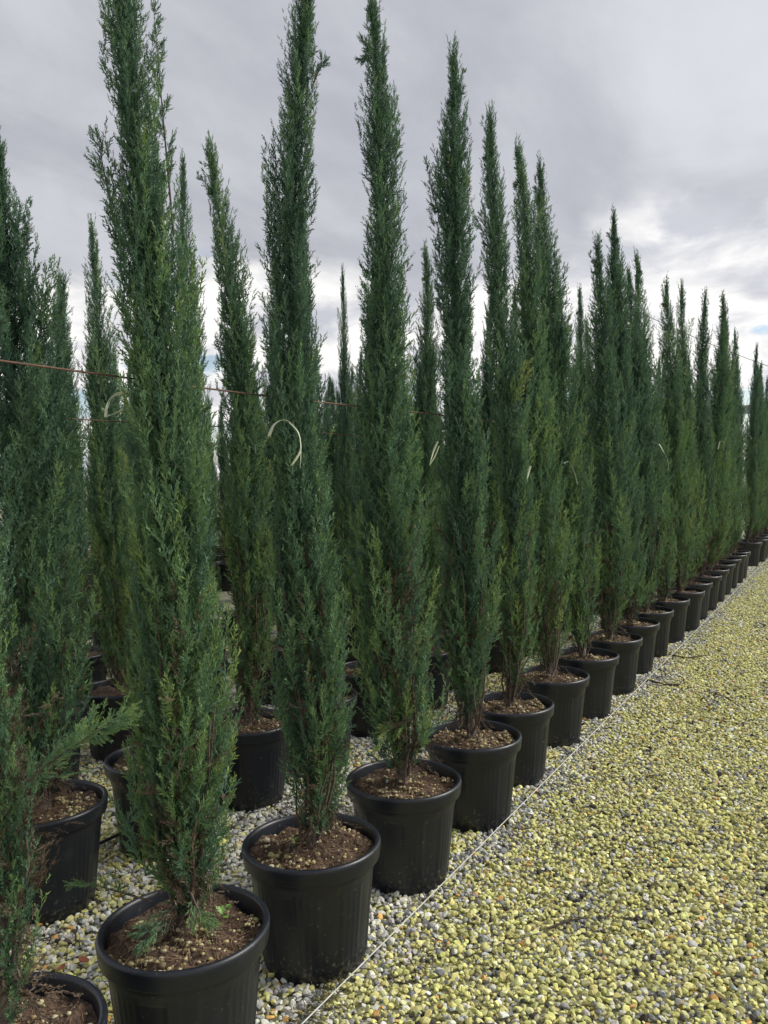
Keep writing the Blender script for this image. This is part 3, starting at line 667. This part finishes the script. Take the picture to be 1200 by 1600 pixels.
# ------------------------------------------------------------------ wires, string, hose, ribbons
def wire(name, x, z, y0, y1, r, mat, label, cat, sag=0.01, group=None):
    n = 60; yy = np.linspace(y0, y1, n); m = MB()
    m.tube(np.stack([x + 0.006 * np.sin(yy * 1.3), yy, z + sag * np.sin(yy * 2.1) * 0.5], 1), r, 6)
    return tag(link(name, m.mesh(name, mat, True)), label, cat, group)
wire('support_wire', -1.755, 1.945, -1.0, 17.8, 0.0030, MAT_RUST, 'rusty support wire running behind the outer row at chest height', 'wire')
wire('support_wire', -2.86, 1.930, -1.0, 17.5, 0.0030, MAT_RUST, 'rusty support wire running behind the second row', 'wire')
wire('support_wire', -4.00, 1.915, -1.0, 17.5, 0.0030, MAT_RUST, 'rusty support wire running behind the third row', 'wire')
m = MB(); yy = np.linspace(0.6, 17.5, 90)
m.tube(np.stack([-1.436 + 0.003 * np.sin(yy * .9), yy, 0.046 - 0.010 * np.abs(np.sin(yy * 0.33))], 1), 0.0022, 6)
tag(link('white_string', m.mesh('white_string', MAT_STRING, True)), 'white string stretched low along the outer row of pots', 'string')
def hose(x, label):
    m = MB(); yy = np.linspace(0.2, 17.0, 120)
    m.tube(np.stack([x + 0.012 * np.sin(yy * 2.3), yy, 0.022 + 0 * yy], 1), 0.008, 8)
    tag(link('irrigation_hose', m.mesh('irrigation_hose', MAT_HOSE, True)), label, 'hose')
hose(ROW[1] - 0.235, 'black irrigation hose lying behind the outer row of pots')
hose(ROW[2] - 0.225, 'black irrigation hose lying behind the second row of pots')
def ribbon(pts, w, label, twist=0.6):
    P = np.asarray(pts, float); n = 24; t = np.linspace(0, len(P) - 1, n)
    def cr(t):
        i = np.clip(t.astype(int), 0, len(P) - 2); f = (t - i)[:, None]
        p0, p1, p2, p3 = P[np.maximum(i - 1, 0)], P[i], P[i + 1], P[np.minimum(i + 2, len(P) - 1)]
        return 0.5 * (2 * p1 + (p2 - p0) * f + (2 * p0 - 5 * p1 + 4 * p2 - p3) * f ** 2 + (3 * p1 - p0 - 3 * p2 + p3) * f ** 3)
    C = cr(t); T = np.gradient(C, axis=0); T /= np.linalg.norm(T, axis=1)[:, None]
    ref = np.array([0.35, -0.5, 0.79]); S = np.cross(T, ref); S /= np.linalg.norm(S, axis=1)[:, None]; Nn = np.cross(S, T)
    a = np.linspace(0, twist * 3, n)[:, None]; S2 = S * np.cos(a) + Nn * np.sin(a); N2 = np.cross(T, S2)
    h = w / 2; e = 0.0006
    V = np.concatenate([C + S2 * h + N2 * e, C - S2 * h + N2 * e, C - S2 * h - N2 * e, C + S2 * h - N2 * e])
    Q = [(k * n + i, k * n + i + 1, ((k + 1) % 4) * n + i + 1, ((k + 1) % 4) * n + i) for k in range(4) for i in range(n - 1)]
    Q += [(0, n, 2 * n, 3 * n), (n - 1, 4 * n - 1, 3 * n - 1, 2 * n - 1)]
    tag(link('tie_ribbon', mesh_np('tie_ribbon', V, np.array(Q), MAT_TAPE, True)), label, 'ribbon')
def px_pts(base, toward, pts):
    B = (base[0] - _f[0] * toward, base[1] - _f[1] * toward, 0); return [at_depth(B, u, v) for u, v in pts]
b2 = (-1.637, 2.314)
ribbon(px_pts(b2, 0.17, [(420, 682), (428, 664), (443, 656), (458, 664), (468, 682), (469, 705), (455, 728)]), 0.011, 'pale ribbon looped across the middle of a slender cypress')
ribbon(px_pts(b2, 0.175, [(452, 660), (466, 676), (470, 700), (469, 732)]), 0.005, 'thin pale ribbon end hanging beside the looped ribbon')
b1 = (-1.648, 1.70)
ribbon(px_pts(b1, -0.02, [(165, 652), (169, 628), (182, 616), (203, 613)]), 0.009, 'pale ribbon bundle tied to the wire beside the bushiest cypress')
ribbon(px_pts(b1, -0.01, [(160, 638), (167, 640), (175, 622), (192, 616), (205, 619)]), 0.006, 'thin pale ribbon curling at the wire beside the bushiest cypress')
ribbon(px_pts(b1, -0.02, [(167, 650), (180, 646), (193, 640)]), 0.007, 'short pale ribbon end below the ribbon bundle on the wire')
ribbon(px_pts((-2.76, 2.72), 0.12, [(110, 732), (117, 720), (128, 719)]), 0.010, 'yellowish short ribbon scrap in the second row behind the bushiest cypress')
ribbon(px_pts((-1.64, 3.3), 0.1, [(684, 690), (677, 706), (671, 728)]), 0.008, 'pale ribbon strands between the sprig-bearing and the plumed cypress')
ribbon(px_pts((-1.64, 3.3), 0.1, [(686, 697), (680, 712), (672, 726)]), 0.005, 'thin pale strand beside the ribbon strands between two cypresses')
for (k, pts, lab) in ((5, [(829, 728), (825, 742), (824, 752)], 'short pale ribbon end on the cypress with the yellowish plume'),
                      (7, [(881, 724), (890, 722), (898, 740), (902, 757)], 'thin pale ribbon hanging from the second cypress past the yellowish plumed one'),
                      (10, [(1030, 694), (1038, 708), (1044, 722), (1044, 735)], 'long pale ribbon hanging in the outer row past the yellowish plume'),
                      (15, [(1122, 702), (1125, 690), (1131, 692), (1130, 704)], 'small pale ribbon loop far along the outer row')):
    bb = (ROW[1], Y1[k]); ribbon(px_pts(bb, 0.17, pts), 0.010 if k < 15 else 0.014, lab)

# ------------------------------------------------------------------ small things in the pots and on the gravel
def weed(x, y, z, s, label, n=6, seed=0):
    g = np.random.default_rng(seed); t = tag(link('weed_seedling', None, None, (x, y, z)), label, 'weed')
    for i in range(n):
        a = i * 2.4 + g.normal(0, .2); e = math.radians(g.uniform(25, 65)); f = np.linspace(0, 1, 6)
        d = np.array([math.cos(a) * math.cos(e), math.sin(a) * math.cos(e), math.sin(e)]); L_ = s * g.uniform(.7, 1.1)
        C = f[:, None] * d * L_ - np.array([0, 0, 1]) * (0.25 * L_ * f ** 2)[:, None]; S = np.array([-math.sin(a), math.cos(a), 0])
        w = L_ * 0.22 * np.array([0.12, 0.25, 0.6, 1.0, 0.85, 0.1])
        V = np.concatenate([C + S * w[:, None] + [0, 0, .002], C, C - S * w[:, None] + [0, 0, .002]]); Q = []
        for k in range(2):
            for q in range(5): Q.append((k * 6 + q, k * 6 + q + 1, (k + 1) * 6 + q + 1, (k + 1) * 6 + q))
        link('leaf', mesh_np('leaf', V, np.array(Q), MAT_WEED, True), t)
def on_soil(u, v): d = ray(u, v); return CAM + d * ((SOIL_Z + 0.012 - CH) / d[2])
p = on_soil(348, 1432); weed(*p, 0.05, 'leafy green weed growing in the soil under the bushiest cypress', 7, 1)
p = on_soil(462, 1318); weed(*p, 0.032, 'small round-leaved seedling in the soil under the ribbon-tied cypress', 6, 2)
p = on_soil(642, 1218); weed(*p, 0.026, 'tiny seedling in the soil under the cypress with the drooping sprig', 5, 3)
def ground_pt(u, v, z=0.012): d = ray(u, v); return CAM + d * ((z - CH) / d[2])
def twig(pts, r, label, mat=MAT_TWIG, fork=True, seed=0):
    P = np.array([ground_pt(*q) for q in pts]); m = MB(); g = np.random.default_rng(seed)
    n = 9; t = np.linspace(0, 1, n); s = np.linspace(0, 1, len(P)); C = np.stack([np.interp(t, s, P[:, i]) for i in range(3)], 1); C[:, :2] += g.normal(0, 0.003, (n, 2)); C[:, 2] += g.uniform(0.002, 0.008, n)
    m.tube(C, np.linspace(r, r * .5, n), 5)
    if fork:
        d = C[-1] - C[0]; m.tube([C[4], C[4] + d * 0.15 + np.array([-d[1], d[0], 0]) * 0.12 + [0, 0, .004], C[4] + d * 0.28 + np.array([-d[1], d[0], 0]) * 0.2 + [0, 0, .003]], [r * .6, r * .45, r * .3], 4)
    tag(link('fallen_twig', m.mesh('fallen_twig', mat, True)), label, 'twig')
twig([(853, 1452), (885, 1443), (921, 1436)], 0.005, 'dark fallen stick lying on the open path gravel', seed=1)
twig([(946, 1436), (956, 1424), (965, 1414)], 0.0035, 'short dark twig lying near the fallen stick on the path', fork=False, seed=2)
twig([(1045, 1023), (1075, 1029), (1110, 1024)], 0.006, 'long dark twig on the path near the string', seed=3)
twig([(1010, 1063), (1040, 1071), (1068, 1072)], 0.008, 'mossy dark branch lying across the path', seed=4)
twig([(122, 1450), (116, 1462), (130, 1487)], 0.004, 'dark twig on the pale gravel between the rows of pots', fork=False, seed=5)
twig([(60, 1472), (85, 1462), (108, 1452)], 0.003, 'thin dark stalk on the pale gravel between the rows of pots', fork=False, seed=6)
def dry_leaf(u, v, s, label, mat=MAT_RED, seed=0):
    g = np.random.default_rng(seed); c = ground_pt(u, v, 0.022); a = g.uniform(0, 6.28); f = np.linspace(-1, 1, 8); m = MB()
    S = np.array([-math.sin(a), math.cos(a), 0]); D = np.array([math.cos(a), math.sin(a), 0.15]); w = np.maximum(0.05, 1 - f ** 2) * s * .38
    C = c + f[:, None] * D * s * .6 + np.array([0, 0, 1]) * (0.25 * s * f ** 2)[:, None]
    V = np.concatenate([C + S * w[:, None] + np.array([0, 0, 1]) * w[:, None] * .5, C, C - S * w[:, None] + np.array([0, 0, 1]) * w[:, None] * .35])
    V = np.concatenate([V, V - [0, 0, 0.0012]]); Q = []
    for o in (0, 24):
        for k in range(2):
            for q in range(7): Q.append((o + k * 8 + q, o + k * 8 + q + 1, o + (k + 1) * 8 + q + 1, o + (k + 1) * 8 + q))
    tag(link('dry_leaf', mesh_np('dry_leaf', V, np.array(Q), mat, True)), label, 'leaf')
dry_leaf(131, 1502, 0.04, 'larger red-brown dry leaf on the gravel by the bushiest tree\'s pot', seed=1)
dry_leaf(96, 1513, 0.028, 'small reddish dry leaf on the gravel between the pots', seed=2)
dry_leaf(158, 1243, 0.05, 'red-brown dry leaf wedged between two second row pots', seed=3)
dry_leaf(1041, 1344, 0.02, 'teal plastic scrap lying on the open path gravel', MAT_GREENPL, 4)
# moss and plant debris by the string
g = np.random.default_rng(77); m = MB()
c0 = ground_pt(500, 1572, 0.01)
for q in range(160):
    c = c0 + np.array([g.normal(0, .035), g.normal(0, .11), g.uniform(0.004, .016)]); a = g.uniform(0, 6.28); l = g.uniform(.02, .06)
    m.tube([c, c + np.array([math.cos(a), math.sin(a), g.normal(0, .1)]) * l], [0.0012, 0.0006], 3, False)
tag(link('plant_debris', m.mesh('plant_debris', noise_mat('mossy_debris', (0.03, 0.028, 0.015), (0.09, 0.085, 0.03), 30, 0.9))), 'patch of mossy dry needles on gravel beside the string', 'debris', kind='stuff')
# fallen needles and bark crumbs scattered over the path
g = np.random.default_rng(78); m = MB()
for q in range(420):
    if q % 3: y_ = g.uniform(1.9, 12); c = np.array([g.uniform(-1.42, 0.2), y_, 0.010])
    else: k_ = g.integers(0, 9); cc = np.random.default_rng(500 + k_); c = np.array([cc.uniform(-1.3, -0.1), cc.uniform(2.3, 8), 0.010]) + np.array([g.normal(0, .035), g.normal(0, .07), 0])
    a = g.uniform(0, 6.28); l = g.uniform(.012, .05)
    m.tube([c, c + np.array([math.cos(a) * .5, math.sin(a) * .5, .05]) * l, c + np.array([math.cos(a + .3), math.sin(a + .3), .02]) * l], g.uniform(0.0009, 0.0024), 4, False)
tag(link('path_litter', m.mesh('path_litter', MAT_TWIG)), 'dark needles and bark crumbs strewn over the gravel path', 'litter', kind='stuff')
# drip stakes in near pots
def stake(u, v, label):
    p = on_soil(u, v); m = MB(); m.tube([p + [0, 0, -.01], p + [0, 0, .02], p + [0, 0, .035], p + [0, 0, .042]], [.005, .005, .007, .004], 8)
    tag(link('drip_stake', m.mesh('drip_stake', MAT_HOSE, True)), label, 'drip stake')
stake(456, 1337, 'short black drip stake in the soil under the ribbon-tied cypress')
stake(601, 1230, 'short black drip stake in the soil under the sprig-bearing cypress')

# ------------------------------------------------------------------ far background
def shade_house():
    t = tag(link('shade_house', None, None, (0, 62, 0)), 'long grey open-sided shelter far behind the rows', 'shelter')
    m = MB(); m.box((-46, -0.15, 5.45), (3.0, 0.15, 5.95)); link('eaves_beam', m.mesh('eaves_beam', MAT_STEEL), t)
    m = MB(); V = [(-46, -.3, 5.96), (3, -.3, 5.96), (3, 5, 6.3), (-46, 5, 6.3)]; V = V + [(x, y, z + .06) for x, y, z in V]
    m.add(V, [(0, 3, 2, 1), (4, 5, 6, 7), (0, 1, 5, 4), (1, 2, 6, 5), (2, 3, 7, 6), (3, 0, 4, 7)]); link('roof', m.mesh('roof', MAT_STEEL), t)
    for i in range(8):
        x = -45.8 + i * 6.94; m = MB(); m.box((x - .08, -.08, -.05), (x + .08, .08, 5.45)); link('post', m.mesh('post', MAT_STEEL), t)
shade_house()
def pole(x, y, h, label):
    t = tag(link('utility_pole', None, None, (x, y, 0)), label, 'pole', 'utility poles carrying the overhead cable')
    m = MB(); m.tube([(0, 0, -.05), (0, 0, h * .5), (0, 0, h)], [.09, .08, .06], 10); link('shaft', m.mesh('shaft', MAT_BARK, True), t)
    m = MB(); m.tube([(0, 0, h), (0, 0, h + .05), (0, 0, h + .1)], [.03, .04, .03], 8); link('insulator', m.mesh('insulator', MAT_STEEL, True), t)
A, B = CAM + ray(962, 470) / (ray(962, 470) @ _f) * 42, CAM + ray(1290, 602) / (ray(1290, 602) @ _f) * 42
m = MB(); f = np.linspace(0, 1, 20)[:, None]; C = A + (B - A) * f; C[:, 2] -= (0.25 * 4 * f * (1 - f))[:, 0]
m.tube(C, 0.016, 5); tag(link('overhead_cable', m.mesh('overhead_cable', MAT_HOSE, True)), 'thin dark cable crossing the sky above the far end of the row', 'cable')
pole(A[0], A[1], A[2] + .02, 'wooden utility pole at the end of the overhead cable'); pole(B[0], B[1], B[2] + .2, 'wooden utility pole at the end of the overhead cable')
def treeline():
    c = Crown(999); g = c.g; n = 2600
    x = g.uniform(-160, 60, n); h = 4.2 + 1.2 * np.sin(x * .21) + 0.8 * np.sin(x * .63 + 1)
    P = np.stack([x, 110 + g.normal(0, 1.5, n), g.random(n) * h], 1)
    s_ = g.normal(0, .25, (n, 3)) + [0, 0, 1]
    c.sprays(P, s_, g.uniform(1.2, 2.2, n), g.uniform(.2, .5, n))
    tag(link('far_hedge', c.mesh('far_hedge', MAT_LEAF)), 'low dark hedge on the horizon beyond the nursery', 'hedge', kind='stuff')
treeline()
